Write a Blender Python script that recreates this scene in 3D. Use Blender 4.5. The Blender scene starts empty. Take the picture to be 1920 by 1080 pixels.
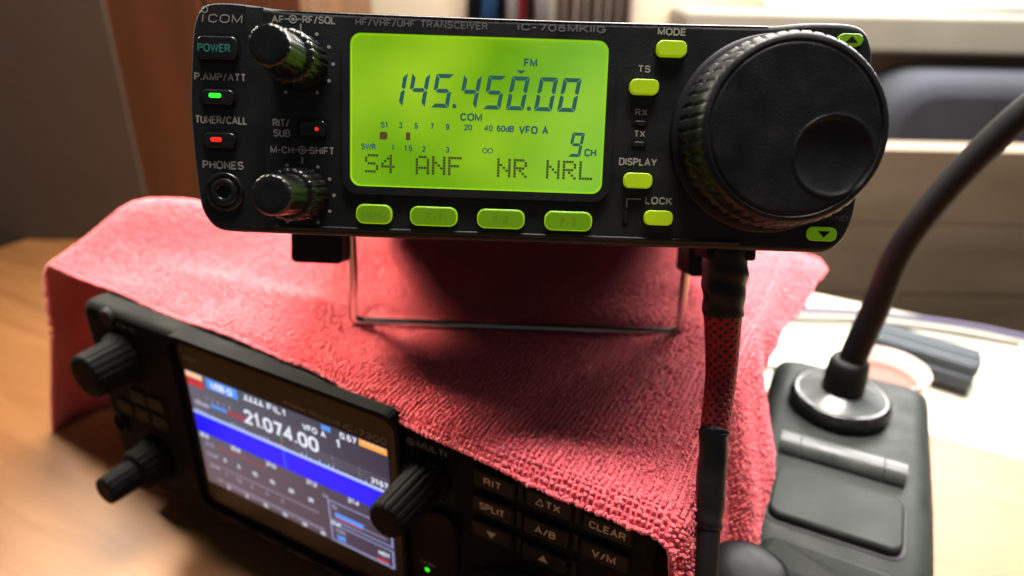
import bpy, math, random
import numpy as np
from mathutils import Matrix, Vector

S = 0.001                      # everything below is written in millimetres
random.seed(4); rng = np.random.default_rng(7)
C = bpy.context.scene.collection
scene = bpy.context.scene

# ------------------------------------------------------------------ camera, world, lights, exposure
cam_d = bpy.data.cameras.new('camera'); cam = bpy.data.objects.new('camera', cam_d); C.objects.link(cam)
cam.matrix_world = Matrix(((0.9997863, -0.0206712, 0.0, 0.0),
                           (0.0089371, 0.4322533, -0.9017080, 0.0),
                           (0.0186394, 0.9015153, 0.4323456, 232.459 * S),
                           (0, 0, 0, 1)))
cam_d.sensor_width = 36; cam_d.lens = 1300 / 1920 * 36
cam_d.clip_start = 0.01; cam_d.clip_end = 20
cam_d.dof.use_dof = True; cam_d.dof.focus_distance = 0.174; cam_d.dof.aperture_fstop = 8.2
scene.camera = cam
scene.view_settings.view_transform = 'Standard'; scene.view_settings.look = 'None'
scene.view_settings.exposure = 0.0; scene.view_settings.gamma = 1.0
w = bpy.data.worlds.new('World'); scene.world = w; w.use_nodes = True
w.node_tree.nodes['Background'].inputs[0].default_value = (0.85, 0.92, 1.0, 1)
w.node_tree.nodes['Background'].inputs[1].default_value = 0.075

def area(name, loc, target, sx, sy, power, col, spread=180):
    l = bpy.data.lights.new(name, 'AREA'); l.shape = 'RECTANGLE'; l.size = sx * S; l.size_y = sy * S
    l.energy = power; l.color = col; l.spread = math.radians(spread)
    o = bpy.data.objects.new(name, l); C.objects.link(o); o.location = Vector(loc) * S
    o.rotation_euler = (Vector(target) - Vector(loc)).to_track_quat('-Z', 'Y').to_euler()
    return o
area('window_light', (420, 840, 560), (60, 200, 90), 620, 480, 24, (1.0, 0.97, 0.92))
area('warm_side_fill', (-430, 500, 430), (-90, 268, 112), 150, 140, .85, (1.0, 0.88, 0.70), 36)  # added warm lamp out of view, narrowed to brighten the cloth's left
area('overhead_fill', (90, 330, 800), (75, 255, 100), 480, 300, 2.15, (1.0, 0.92, 0.88), 44)  # added unseen fill from above, placed to light the cloth, not the panel
area('wall_fill', (60, 480, 760), (60, 960, 190), 500, 200, 13, (1.0, 0.93, 0.82))  # added unseen fill that brightens the back wall, no real fixture

# ------------------------------------------------------------------ materials
def mat(name, col, rough=0.5, spec=0.5, emit=None, estr=0.0, metal=0.0, coat=0.0, bump=0.0, bscale=900, var=0.0, vscale=60, sheen=0.0, coord='Object'):
    m = bpy.data.materials.new(name); m.use_nodes = True
    nt = m.node_tree; b = nt.nodes['Principled BSDF']
    b.inputs['Base Color'].default_value = (*col, 1); b.inputs['Roughness'].default_value = rough
    b.inputs['Specular IOR Level'].default_value = spec; b.inputs['Metallic'].default_value = metal
    b.inputs['Coat Weight'].default_value = coat; b.inputs['Coat Roughness'].default_value = 0.08
    if sheen:
        b.inputs['Sheen Weight'].default_value = sheen; b.inputs['Sheen Roughness'].default_value = 0.45
        b.inputs['Sheen Tint'].default_value = (1.0, 0.72, 0.7, 1)
    if emit:
        b.inputs['Emission Color'].default_value = (*emit, 1); b.inputs['Emission Strength'].default_value = estr
    tc = nt.nodes.new('ShaderNodeTexCoord')
    if var:
        n = nt.nodes.new('ShaderNodeTexNoise'); n.inputs['Scale'].default_value = vscale; n.inputs['Detail'].default_value = 5
        nt.links.new(tc.outputs[coord], n.inputs['Vector'])
        r = nt.nodes.new('ShaderNodeMapRange'); r.inputs['From Min'].default_value = .3; r.inputs['From Max'].default_value = .7
        r.inputs['To Min'].default_value = 1 - var; r.inputs['To Max'].default_value = 1 + var
        nt.links.new(n.outputs['Fac'], r.inputs['Value'])
        h = nt.nodes.new('ShaderNodeHueSaturation'); h.inputs['Color'].default_value = (*col, 1)
        nt.links.new(r.outputs['Result'], h.inputs['Value']); nt.links.new(h.outputs['Color'], b.inputs['Base Color'])
        r2 = nt.nodes.new('ShaderNodeMapRange'); r2.inputs['From Min'].default_value = .3; r2.inputs['From Max'].default_value = .7
        r2.inputs['To Min'].default_value = max(.03, rough - .12); r2.inputs['To Max'].default_value = min(1, rough + .12)
        nt.links.new(n.outputs['Fac'], r2.inputs['Value']); nt.links.new(r2.outputs['Result'], b.inputs['Roughness'])
    if bump:
        n = nt.nodes.new('ShaderNodeTexNoise'); n.inputs['Scale'].default_value = bscale; n.inputs['Detail'].default_value = 3
        nt.links.new(tc.outputs[coord], n.inputs['Vector'])
        bp = nt.nodes.new('ShaderNodeBump'); bp.inputs['Strength'].default_value = bump; bp.inputs['Distance'].default_value = 0.0003
        nt.links.new(n.outputs['Fac'], bp.inputs['Height']); nt.links.new(bp.outputs['Normal'], b.inputs['Normal'])
    return m

M_PANEL = mat('satin_black_plastic', (.0125, .0145, .0152), .46, .32, bump=.25, bscale=2600, var=.18, vscale=90)
M_BASE = mat('matt_black_plastic', (.0095, .0105, .0100), .75, .05, bump=.25, bscale=2600, var=.18, vscale=90)
M_CASE = mat('black_painted_metal', (.0105, .011, .011), .6, .12, bump=.3, bscale=1800)
M_DARK = mat('recess_black', (.006, .006, .007), .5, .3)
M_KNOB = mat('glossy_black_plastic', (.010, .011, .011), .24, .5, var=.25, vscale=220)
M_KNOBB = mat('satin_black_knob', (.006, .0064, .0062), .6, .04, var=.2, vscale=200)
M_DIAL = mat('dial_black_rubber', (.009, .0098, .0112), .45, .3, bump=.2, bscale=1500, var=.3, vscale=120)
M_PRINT = mat('grey_print', (.42, .40, .34), .6, .3)
M_PRINTDIM = mat('faint_grey_print', (.17, .17, .155), .6, .3)
M_TEAL = mat('teal_print', (.04, .25, .2), .6, .3)
M_SEG = mat('lcd_segment', (.02, .045, .045), .5, .2, emit=(.018, .10, .085), estr=.8)
M_SEGB = mat('lcd_dot_segment', (.02, .03, .02), .5, .2, emit=(.06, .07, .01), estr=.6)
M_GRN = mat('backlit_green_button', (.25, .40, .01), .38, .4, emit=(.30, .42, .002), estr=.62)
M_GRNF = mat('dim_green_button', (.10, .22, .006), .3, .5, emit=(.11, .235, .001), estr=.52)
M_GRNR = mat('green_button_rim', (.2, .4, .01), .3, .5, emit=(.26, .5, .0), estr=.66)
M_RIM = mat('lcd_rim_glow', (.25, .5, .01), .3, .5, emit=(.30, .66, .004), estr=.72)
M_LEDG = mat('green_lamp', (.05, .5, .05), .3, .5, emit=(.03, 1.0, .02), estr=1.1)
M_LEDR = mat('red_lamp', (.5, .02, .01), .3, .5, emit=(1.0, .03, .01), estr=.75)
M_LEDOFF = mat('unlit_lamp', (.012, .012, .012), .25, .5)
M_WIRE = mat('chromed_wire', (.55, .55, .5), .25, .5, metal=1.0)
M_TAPE = mat('black_vinyl_tape', (.009, .0095, .0095), .42, .3, bump=.35, bscale=350, var=.2, vscale=150)
M_CABLE = mat('black_rubber_cable', (.009, .009, .009), .55, .2, bump=.2, bscale=900)
M_MIC = mat('dark_grey_satin_metal', (.02, .024, .0215), .55, .16, bump=.2, bscale=1600, var=.2, vscale=70)
M_MICBAR = mat('grey_key_bar', (.05, .056, .052), .38, .4, var=.12, vscale=90)
M_GLOSS = mat('gloss_black', (.006, .0065, .0065), .3, .16)
M_POT = mat('satin_black_pot', (.007, .0075, .0072), .42, .1, var=.2, vscale=60)

def lcd_material():
    m = bpy.data.materials.new('lcd_backlight_reflection'); m.use_nodes = True; nt = m.node_tree; b = nt.nodes['Principled BSDF']
    b.inputs['Base Color'].default_value = (.05, .09, .01, 1); b.inputs['Roughness'].default_value = .16
    b.inputs['Specular IOR Level'].default_value = .4
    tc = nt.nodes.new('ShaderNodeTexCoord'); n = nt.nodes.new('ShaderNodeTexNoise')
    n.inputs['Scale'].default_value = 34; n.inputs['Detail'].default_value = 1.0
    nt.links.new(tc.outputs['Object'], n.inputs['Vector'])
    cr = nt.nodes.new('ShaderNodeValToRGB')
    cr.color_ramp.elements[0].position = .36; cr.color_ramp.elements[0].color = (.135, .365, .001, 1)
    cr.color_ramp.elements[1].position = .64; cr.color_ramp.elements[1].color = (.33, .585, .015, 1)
    nt.links.new(n.outputs['Fac'], cr.inputs['Fac'])  # blotches: uneven backlight plus reflections painted into the emission
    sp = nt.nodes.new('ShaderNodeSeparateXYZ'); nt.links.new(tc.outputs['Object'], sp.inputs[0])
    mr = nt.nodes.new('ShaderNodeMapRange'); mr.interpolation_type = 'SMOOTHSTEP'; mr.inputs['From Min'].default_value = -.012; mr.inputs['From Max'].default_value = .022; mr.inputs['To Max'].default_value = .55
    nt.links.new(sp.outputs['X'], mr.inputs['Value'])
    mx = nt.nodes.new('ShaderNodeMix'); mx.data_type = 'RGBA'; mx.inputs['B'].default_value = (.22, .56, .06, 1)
    nt.links.new(mr.outputs[0], mx.inputs['Factor']); nt.links.new(cr.outputs['Color'], mx.inputs['A'])  # paler right side: reflected light painted into the emission
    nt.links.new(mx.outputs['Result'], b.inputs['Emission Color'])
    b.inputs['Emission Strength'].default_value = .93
    return m
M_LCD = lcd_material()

def wood(name, c0, c1, scale, rough, stretch=(1, 8, 8), bump=.1):
    m = bpy.data.materials.new(name); m.use_nodes = True; nt = m.node_tree; b = nt.nodes['Principled BSDF']
    b.inputs['Roughness'].default_value = rough
    tc = nt.nodes.new('ShaderNodeTexCoord'); mp = nt.nodes.new('ShaderNodeMapping'); mp.inputs['Scale'].default_value = stretch
    n = nt.nodes.new('ShaderNodeTexNoise'); n.inputs['Scale'].default_value = scale; n.inputs['Detail'].default_value = 6; n.inputs['Distortion'].default_value = .6
    cr = nt.nodes.new('ShaderNodeValToRGB')
    cr.color_ramp.elements[0].position = .3; cr.color_ramp.elements[0].color = (*c0, 1)
    cr.color_ramp.elements[1].position = .7; cr.color_ramp.elements[1].color = (*c1, 1)
    nt.links.new(tc.outputs['Object'], mp.inputs['Vector']); nt.links.new(mp.outputs['Vector'], n.inputs['Vector'])
    nt.links.new(n.outputs['Fac'], cr.inputs['Fac']); nt.links.new(cr.outputs['Color'], b.inputs['Base Color'])
    bp = nt.nodes.new('ShaderNodeBump'); bp.inputs['Strength'].default_value = bump; bp.inputs['Distance'].default_value = .001
    nt.links.new(n.outputs['Fac'], bp.inputs['Height']); nt.links.new(bp.outputs['Normal'], b.inputs['Normal'])
    return m
M_TABLE = wood('orange_wood', (.26, .105, .031), (.36, .16, .052), 11, .5, (1, 9, 9))
M_WARD = wood('brown_wood', (.10, .042, .013), (.155, .068, .022), 4, .5, (9, 9, 1))
M_PLANK = wood('dull_plank_wood', (.19, .132, .085), (.31, .225, .155), 3, .7, (1, 6, 6))
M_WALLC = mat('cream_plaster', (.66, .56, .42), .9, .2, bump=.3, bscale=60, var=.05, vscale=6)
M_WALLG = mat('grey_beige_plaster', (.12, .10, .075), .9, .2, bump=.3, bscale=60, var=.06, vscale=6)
M_WHITE = mat('white_paint', (.78, .78, .76), .5, .4, var=.03, vscale=12)
M_PANE = mat('daylight_pane', (.8, .85, .9), .2, .5, emit=(.93, .97, 1.0), estr=1.15)
M_SILL = mat('beige_sill', (.28, .255, .21), .6, .3, var=.08, vscale=12)
M_GREYF = mat('grey_fabric', (.05, .053, .066), .95, .2, bump=.5, bscale=500, var=.15, vscale=14)
M_MAT = mat('cream_board', (.60, .565, .46), .55, .3, var=.05, vscale=20, bump=.1, bscale=300)

# ------------------------------------------------------------------ mesh builder
class MB:
    def __init__(s): s.v = []; s.f = []; s.m = []; s.n = 0; s.sm = []
    def add(s, verts, faces, mi=0, smooth=False):
        s.v.extend([tuple(p) for p in verts])
        s.f.extend([tuple(i + s.n for i in f) for f in faces]); s.m.extend([mi] * len(faces)); s.sm.extend([smooth] * len(faces))
        s.n += len(verts); return s
    def build(s, name, mats, parent=None):
        me = bpy.data.meshes.new(name)
        me.from_pydata([(x * S, y * S, z * S) for x, y, z in s.v], [], s.f)
        for m in (mats if isinstance(mats, (list, tuple)) else [mats]): me.materials.append(m)
        me.polygons.foreach_set('material_index', s.m); me.polygons.foreach_set('use_smooth', s.sm)
        me.update()
        o = bpy.data.objects.new(name, me); C.objects.link(o)
        if parent is not None: o.parent = parent
        return o

def rrect(cx, cz, w, h, r, n=6):
    r = min(r, w / 2 - .01, h / 2 - .01); out = []
    for (sx, sz, a0) in ((1, 1, 0), (-1, 1, 90), (-1, -1, 180), (1, -1, 270)):
        for k in range(n + 1):
            a = math.radians(a0 + 90 * k / n)
            out.append((cx + sx * (w / 2 - r) + r * math.cos(a), cz + sz * (h / 2 - r) + r * math.sin(a)))
    return out                                       # counter-clockwise seen from -y
def offset(o, d):
    n = len(o); out = []
    for i in range(n):
        p, q, c = o[i - 1], o[(i + 1) % n], o[i]
        tx, tz = q[0] - p[0], q[1] - p[1]; L = math.hypot(tx, tz) or 1
        out.append((c[0] - tz / L * d, c[1] + tx / L * d))
    return out                                       # inwards for a ccw outline
def spline(pts, k=5):
    n = len(pts); out = []
    for i in range(n):
        p0, p1, p2, p3 = pts[i - 1], pts[i], pts[(i + 1) % n], pts[(i + 2) % n]
        for j in range(k):
            t = j / k
            out.append(tuple(.5 * (2 * p1[a] + (p2[a] - p0[a]) * t + (2 * p0[a] - 5 * p1[a] + 4 * p2[a] - p3[a]) * t * t + (3 * p1[a] - p0[a] - 3 * p2[a] + p3[a]) * t ** 3) for a in (0, 1)))
    return out
def loft(mb, loops, mi=0, cap0=True, cap1=True, smooth=True, mi_cap=None):
    """loops: lists of (x,y,z) of one length, from back to front (ccw seen from -y)"""
    n = len(loops[0]); V = [p for l in loops for p in l]; F = []
    for a in range(len(loops) - 1):
        for i in range(n):
            j = (i + 1) % n
            F.append((a * n + i, a * n + j, (a + 1) * n + j, (a + 1) * n + i))
    mb.add(V, F, mi, smooth)
    if cap1: mb.add(loops[-1], [tuple(range(n))], mi if mi_cap is None else mi_cap)
    if cap0: mb.add(loops[0], [tuple(reversed(range(n)))], mi)
    return mb
def prism(mb, out, y_back, y_front, bev=0.0, mi=0, steps=3, mi_cap=None, cap0=True):
    """extrude an (x,z) outline from y_back to y_front (front is the smaller y) with a rounded front edge"""
    L = [[(x, y_back, z) for x, z in out], [(x, y_front + bev, z) for x, z in out]]
    if bev:
        for k in range(1, steps + 1):
            a = math.pi / 2 * k / steps
            L.append([(x, y_front + bev * (1 - math.sin(a)), z) for x, z in offset(out, bev * (1 - math.cos(a)))])
    return loft(mb, L, mi, smooth=bool(bev), mi_cap=mi_cap, cap0=cap0)
def ring(mb, o, i, y_back, y_front, mi=0):
    n = len(o)
    L = [[(x, y_back, z) for x, z in o], [(x, y_front, z) for x, z in o], [(x, y_front, z) for x, z in i], [(x, y_back, z) for x, z in i]]
    return loft(mb, L, mi, False, False, smooth=False)
def lathe(mb, cx, cz, prof, n=64, mi=0, radial=None, smooth=True, cap=True):
    """prof: (r, y) from the back to the front; radial(i, k) scales the radius for ridges"""
    L = []
    for k, (r, y) in enumerate(prof):
        L.append([(cx + r * (radial(i / n, k) if radial else 1) * math.cos(2 * math.pi * i / n), y,
                   cz + r * (radial(i / n, k) if radial else 1) * math.sin(2 * math.pi * i / n)) for i in range(n)])
    return loft(mb, L, mi, False, cap, smooth)
def box(mb, x0, x1, y0, y1, z0, z1, mi=0):
    V = [(x, y, z) for x in (x0, x1) for y in (y0, y1) for z in (z0, z1)]
    return mb.add(V, [(0, 1, 3, 2), (4, 6, 7, 5), (0, 4, 5, 1), (2, 3, 7, 6), (0, 2, 6, 4), (1, 5, 7, 3)], mi)
def tube(mb, path, rad, n=16, mi=0, cap=True, sub=6, wob=None):
    P = [Vector(p) for p in path]; R = rad if isinstance(rad, (list, tuple)) else [rad] * len(P)
    Q, RR = [], []
    for i in range(len(P) - 1):
        p0, p1, p2, p3 = P[max(i - 1, 0)], P[i], P[i + 1], P[min(i + 2, len(P) - 1)]
        for j in range(sub):
            t = j / sub
            Q.append(.5 * (2 * p1 + (p2 - p0) * t + (2 * p0 - 5 * p1 + 4 * p2 - p3) * t * t + (3 * p1 - p0 - 3 * p2 + p3) * t ** 3))
            RR.append(R[i] + (R[i + 1] - R[i]) * t)
    Q.append(P[-1]); RR.append(R[-1])
    up = Vector((.31, .87, .37)); V, F = [], []
    prev = None
    for i, q in enumerate(Q):
        t = (Q[min(i + 1, len(Q) - 1)] - Q[max(i - 1, 0)]).normalized()
        a = (prev - t * prev.dot(t)).normalized() if prev is not None else t.cross(up).normalized()
        prev = a; b = t.cross(a)
        for k in range(n):
            th = 2 * math.pi * k / n; rr = RR[i] * (wob(i, th) if wob else 1)
            V.append(q + (a * math.cos(th) + b * math.sin(th)) * rr)
    m = len(Q)
    for i in range(m - 1):
        for k in range(n):
            l = (k + 1) % n; F.append((i * n + k, i * n + l, (i + 1) * n + l, (i + 1) * n + k))
    mb.add(V, F, mi, True)
    if cap:
        mb.add(V[:n], [tuple(reversed(range(n)))], mi); mb.add(V[-n:], [tuple(range(n))], mi)
    return mb
def poly(mb, pts, y, mi=0): return mb.add([(x, y, z) for x, z in pts], [tuple(range(len(pts)))], mi)
def rect(mb, cx, cz, w, h, y, mi=0):
    return poly(mb, [(cx - w / 2, cz - h / 2), (cx + w / 2, cz - h / 2), (cx + w / 2, cz + h / 2), (cx - w / 2, cz + h / 2)], y, mi)
def _arc(cx, cy, rx, ry, a0, a1, n=7):
    return [(cx + rx * math.cos(math.radians(a0 + (a1 - a0) * k / n)), cy + ry * math.sin(math.radians(a0 + (a1 - a0) * k / n))) for k in range(n + 1)]
def _glyph_table():
    A = _arc; G = {}
    def g(ch, w_, *st): G[ch] = (w_, [list(p) for p in st])
    g('A', .66, [(0, 0), (.33, 1), (.66, 0)], [(.12, .34), (.54, .34)])
    g('B', .56, [(.33, .53), (0, .53), (0, 1), (.33, 1)] + A(.33, .765, .2, .235, 90, -90) + A(.35, .265, .21, .265, 90, -90) + [(0, 0), (0, .53)])
    g('C', .62, A(.32, .68, .30, .32, 15, 180) + A(.32, .32, .30, .32, 180, 345))
    g('D', .60, [(0, .5), (0, 1), (.28, 1)] + A(.28, .68, .31, .32, 90, 0) + A(.28, .32, .31, .32, 0, -90) + [(0, 0), (0, .5)])
    g('E', .50, [(.5, 1), (0, 1), (0, 0), (.5, 0)], [(0, .52), (.45, .52)])
    g('F', .48, [(.48, 1), (0, 1), (0, 0)], [(0, .5), (.42, .5)])
    g('G', .66, A(.32, .68, .31, .32, 20, 180) + A(.32, .32, .31, .32, 180, 340) + [(.63, .46), (.36, .46)])
    g('H', .56, [(0, 0), (0, 1)], [(.56, 0), (.56, 1)], [(0, .52), (.56, .52)])
    g('I', .0, [(0, 0), (0, 1)])
    g('K', .58, [(0, 0), (0, 1)], [(.56, 1), (0, .4)], [(.2, .6), (.58, 0)])
    g('L', .46, [(0, 1), (0, 0), (.46, 0)])
    g('M', .70, [(0, 0), (0, 1), (.35, .1), (.70, 1), (.70, 0)])
    g('N', .57, [(0, 0), (0, 1), (.57, 0), (.57, 1)])
    g('O', .66, A(.33, .66, .33, .34, 90, 180) + A(.33, .34, .33, .34, 180, 360) + A(.33, .66, .33, .34, 0, 90))
    g('P', .54, [(0, 0), (0, 1), (.31, 1)] + A(.31, .74, .23, .26, 90, -90) + [(0, .48)])
    G['Q'] = (.66, [list(G['O'][1][0]), [(.40, .22), (.66, -.04)]])
    g('R', .57, [(0, 0), (0, 1), (.32, 1)] + A(.32, .75, .23, .25, 90, -90) + [(0, .5)], [(.34, .5), (.57, 0)])
    g('S', .56, A(.28, .74, .26, .26, 15, 180, 8) + A(.28, .74, .26, .22, 180, 250, 4) + A(.28, .28, .28, .24, 70, 0, 4) + A(.28, .28, .28, .28, 0, -165, 9))
    g('T', .54, [(0, 1), (.54, 1)], [(.27, 1), (.27, 0)])
    g('U', .56, [(0, 1)] + A(.28, .3, .28, .3, 180, 360, 9) + [(.56, 1)])
    g('V', .62, [(0, 1), (.31, 0), (.62, 1)])
    g('W', .9, [(0, 1), (.22, 0), (.45, .95), (.68, 0), (.9, 1)])
    g('X', .60, [(0, 0), (.60, 1)], [(0, 1), (.60, 0)])
    g('Y', .62, [(0, 1), (.31, .45), (.62, 1)], [(.31, .45), (.31, 0)])
    g('0', .52, A(.26, .7, .26, .3, 90, 180) + A(.26, .3, .26, .3, 180, 360) + A(.26, .7, .26, .3, 0, 90))
    g('1', .2, [(0, .76), (.2, 1), (.2, 0)])
    g('2', .52, A(.26, .73, .25, .27, 170, -20, 9) + [(.02, 0), (.52, 0)])
    g('3', .52, A(.25, .755, .24, .245, 165, -90, 9), A(.25, .26, .27, .26, 90, -165, 9))
    g('4', .54, [(.40, 0), (.40, 1), (0, .28), (.54, .28)])
    g('5', .52, [(.48, 1), (.09, 1), (.04, .5)] + A(.25, .31, .27, .31, 130, -160, 10))
    g('6', .52, A(.27, .72, .23, .28, 30, 180, 6) + A(.26, .31, .25, .31, 180, 540, 14))
    g('7', .50, [(0, 1), (.5, 1), (.18, 0)])
    g('8', .52, A(.26, .76, .22, .24, 270, -90, 14), A(.26, .27, .26, .27, 90, 450, 14))
    g('9', .52, A(.25, .28, .23, .28, 210, 360, 6) + A(.26, .69, .25, .31, 0, 360, 14))
    g('/', .36, [(0, -.06), (.36, 1.06)]); g('-', .30, [(0, .45), (.30, .45)]); g('.', .02, [(0, .0), (.02, .14)]); g(':', .02, [(0, .05), (.02, .2)], [(0, .6), (.02, .75)])
    g('d', .48, [(.48, 0), (.48, 1)], A(.24, .32, .24, .33, 360, 0, 14)); g('z', .42, [(0, .66), (.42, .66), (0, 0), (.42, 0)]); g(' ', .28)
    return G
GLYPH = _glyph_table()
def stroke(mb, pts, t, y, mi):
    P = [np.array(pts[0], float)]
    for q in pts[1:]:
        q = np.array(q, float)
        if np.linalg.norm(q - P[-1]) > 1e-4: P.append(q)
    n = len(P)
    if n < 2: return
    closed = n > 3 and np.linalg.norm(P[0] - P[-1]) < 1e-3
    if closed: P = P[:-1]; n -= 1
    V = []
    for i in range(n):
        d1 = P[i] - P[i - 1] if (i or closed) else P[1] - P[0]
        d2 = P[(i + 1) % n] - P[i] if (i < n - 1 or closed) else d1
        d1 = d1 / np.linalg.norm(d1); d2 = d2 / np.linalg.norm(d2)
        n1 = np.array((-d1[1], d1[0])); n2 = np.array((-d2[1], d2[0])); m = n1 + n2; L = np.linalg.norm(m)
        m = n1 if L < 1e-6 else m / L
        k = t / 2 / max(.45, float(m @ n1))
        V += [P[i] + m * k, P[i] - m * k]
    F = [(2 * i, 2 * i + 1, 2 * ((i + 1) % n) + 1, 2 * ((i + 1) % n)) for i in range(n if closed else n - 1)]
    mb.add([(v[0], y, v[1]) for v in V], F, mi)
def text(mb, s, cx, cz, w, h, y, mi=0, bold=0.0, shear=0.0, rot=0.0, weight=.185):
    gap = .26; nat = -gap; xs = []
    for ch in s: xs.append(nat + gap); nat += GLYPH[ch][0] + gap
    t = h * (weight + bold * 1.6); W_, H_ = w - t, h - t
    sx = W_ / nat if nat > .05 else 0; k = 0
    for ch, x0 in zip(s, xs):
        for st in GLYPH[ch][1]:
            pts = [((x0 + px) * sx - W_ / 2, pz * H_ - H_ / 2) for px, pz in st]
            stroke(mb, [(cx + a + shear * b, cz + b) for a, b in pts], t, y - .0025 * (k % 3), mi); k += 1
    return mb
def circle(cx, cz, r, n=24): return [(cx + r * math.cos(2 * math.pi * k / n), cz + r * math.sin(2 * math.pi * k / n)) for k in range(n)]
def discring(mb, cx, cz, r0, r1, y, mi=0, n=28, sq=1.0):
    V = [(cx + r * math.cos(2 * math.pi * k / n), y, cz + sq * r * math.sin(2 * math.pi * k / n)) for r in (r0, r1) for k in range(n)]
    return mb.add(V, [(k, (k + 1) % n, n + (k + 1) % n, n + k)[::-1] for k in range(n)], mi)

def thing(name, label, cat, loc=(0, 0, 0), rot=None, group=None):
    o = bpy.data.objects.new(name, None); C.objects.link(o); o.empty_display_size = .02
    m = (rot.to_4x4() if rot else Matrix.Identity(4)); m.translation = Vector(loc) * S; o.matrix_world = m
    o['label'] = label; o['category'] = cat
    if group: o['group'] = group
    return o
def tag(o, label, cat, group=None):
    o['label'] = label; o['category'] = cat
    if group: o['group'] = group
    return o
def struct(o): o['kind'] = 'structure'; return o
def yaw(deg): return Matrix.Rotation(math.radians(deg), 3, 'Z')

# ------------------------------------------------------------------ the setting
YAW = -27.857; O3 = Vector((-121.6, 218.83, 0.0)); R3 = yaw(YAW)
def loc3(x, y, z): return tuple(O3 + R3 @ Vector((x, y, z)))
mb = MB(); box(mb, -430, 720, -330, 245, -26, 0)
t = struct(mb.build('table_top', M_TABLE)); t.matrix_world = R3.to_4x4(); t.location = O3 * S
st = thing('side_table', 'cream topped narrow table set against the far side of the wooden one', 'table', O3 + R3 @ Vector((420, 325, 0)) + Vector((0, 0, -740)), R3)
mb = MB(); prism(mb, rrect(0, 0, 560, 158, 5), 24, 0, 2); mb.v = [(x, z, 740 - y) for x, y, z in mb.v]; mb.build('top', M_MAT, st)
for x in (-255, 255):
    for y in (-60, 60):
        mb = MB(); box(mb, x - 18, x + 18, y - 18, y + 18, 0, 716); mb.build('leg', M_MAT, st)
mb = MB(); box(mb, -2200, 2200, -900, 1000, -760, -740)
struct(mb.build('floor', wood('floor_boards', (.2, .12, .07), (.3, .19, .11), 3, .5)))
mb = MB(); box(mb, -1500, 1700, 960, 990, -740, 1500); struct(mb.build('back_wall', M_WALLC))
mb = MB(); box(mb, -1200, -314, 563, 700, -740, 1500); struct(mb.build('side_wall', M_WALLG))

# tall brown wooden cupboard on the left, behind the radios
cup = thing('cupboard', 'tall brown wooden cupboard standing behind the upper radio on the window-less side', 'cupboard', (-240, 566, -740))
mb = MB(); prism(mb, rrect(0, 1000, 156, 2000, 4), 260, 14, 3); mb.build('carcass', M_WARD, cup)
mb = MB(); prism(mb, rrect(-38.5, 1000, 75, 1960, 3), 13, 0, 2); d1 = mb.build('door', M_WARD, cup)
mb = MB(); prism(mb, rrect(38.5, 1000, 75, 1960, 3), 13, 0, 2); mb.build('door', M_WARD, cup)

# window with bright panes, sill
win = thing('window', 'white framed window with bright daylight panes above the beige sill', 'window', (760, 958, 196))
mb = MB(); prism(mb, rrect(-190, 360, 460, 700, 3), -2, -6); prism(mb, rrect(300, 360, 440, 700, 3), -2, -6); mb.build('pane', M_PANE, win)
mb = MB()
for x in (-430, 65, 540): box(mb, x - 22, x + 22, -26, -1, -14, 740)
box(mb, -408, 518, -24, -1, -14, 8); box(mb, -408, 518, -24, -1, 712, 740); mb.build('frame', M_WHITE, win)
mb = MB(); prism(mb, rrect(610, 158, 830, 42, 8), 957, 860, 4); tag(mb.build('window_sill', M_SILL), 'long beige sill under the bright window panes', 'window sill')
mb = MB()
prism(mb, rrect(0, 0, 620, 860, 60), 90, 0, 22)
so = mb.build('sofa_back', M_GREYF); so.location = Vector((730, 800, -310)) * S; tag(so, 'blue grey padded sofa back standing below the beige window sill', 'sofa')
# plank bench behind the table on the right
pb = thing('plank_bench', 'dull brown bench back of stacked horizontal planks behind the table', 'bench', (470, 600, -740))
for k in range(5):
    mb = MB(); prism(mb, rrect(0, 512 + k * 70, 620, 69, 1.5), 30, 0 + random.uniform(0, 1.5), 1); mb.build('plank', M_PLANK, pb)
for x in (-285, 285):
    mb = MB(); box(mb, x - 20, x + 20, 31, 70, 0, 826); mb.build('post', M_PLANK, pb)
# garment hanging on the wall at the top edge, blue, white and red
M_BLUE = mat('blue_cloth', (.06, .22, .62), .9, .2, var=.15, vscale=30); M_WCL = mat('pale_blue_cloth', (.74, .8, .92), .9, .2, var=.08, vscale=30)
M_RED = mat('red_cloth', (.6, .03, .10), .9, .2); M_BLK = mat('dark_cloth', (.02, .022, .035), .9, .2)
ja = thing('jacket', 'blue and white jacket with dark and red trim hanging on the cream wall', 'jacket', (-20, 925, 120))
def fold(mb, x0, x1, top, bot, dx, mi):
    n = 12; V, F = [], []
    for i in range(n + 1):
        u = i / n; x = x0 + (x1 - x0) * u; yy = -14 * math.sin(math.pi * u) - 4 * math.sin(9 * u)
        V += [(x + dx, yy, top), (x, yy, bot), (x + dx, 22, top), (x, 22, bot)]
    for i in range(n):
        a, b = 4 * i, 4 * i + 4; F += [(a, a + 1, b + 1, b), (a + 2, b + 2, b + 3, a + 3)]
        F += [(a + 1, a + 3, b + 3, b + 1), (a, b, b + 2, a + 2)]
    F += [(0, 2, 3, 1), (4 * n, 4 * n + 1, 4 * n + 3, 4 * n + 2)]
    mb.add(V, F, mi, True)
mb = MB(); fold(mb, -46, -30, 330, 20, 18, 0); fold(mb, -29, -6, 330, 14, 14, 1); fold(mb, -5, 4, 330, 20, 6, 0); fold(mb, 5, 22, 330, 14, -2, 2); fold(mb, 23, 31, 330, 14, -8, 3); fold(mb, 32, 40, 330, 18, -10, 0); fold(mb, 41, 62, 330, 20, -16, 2)
mb.build('body', [M_BLK, M_BLUE, M_WCL, M_RED], ja)
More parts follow.
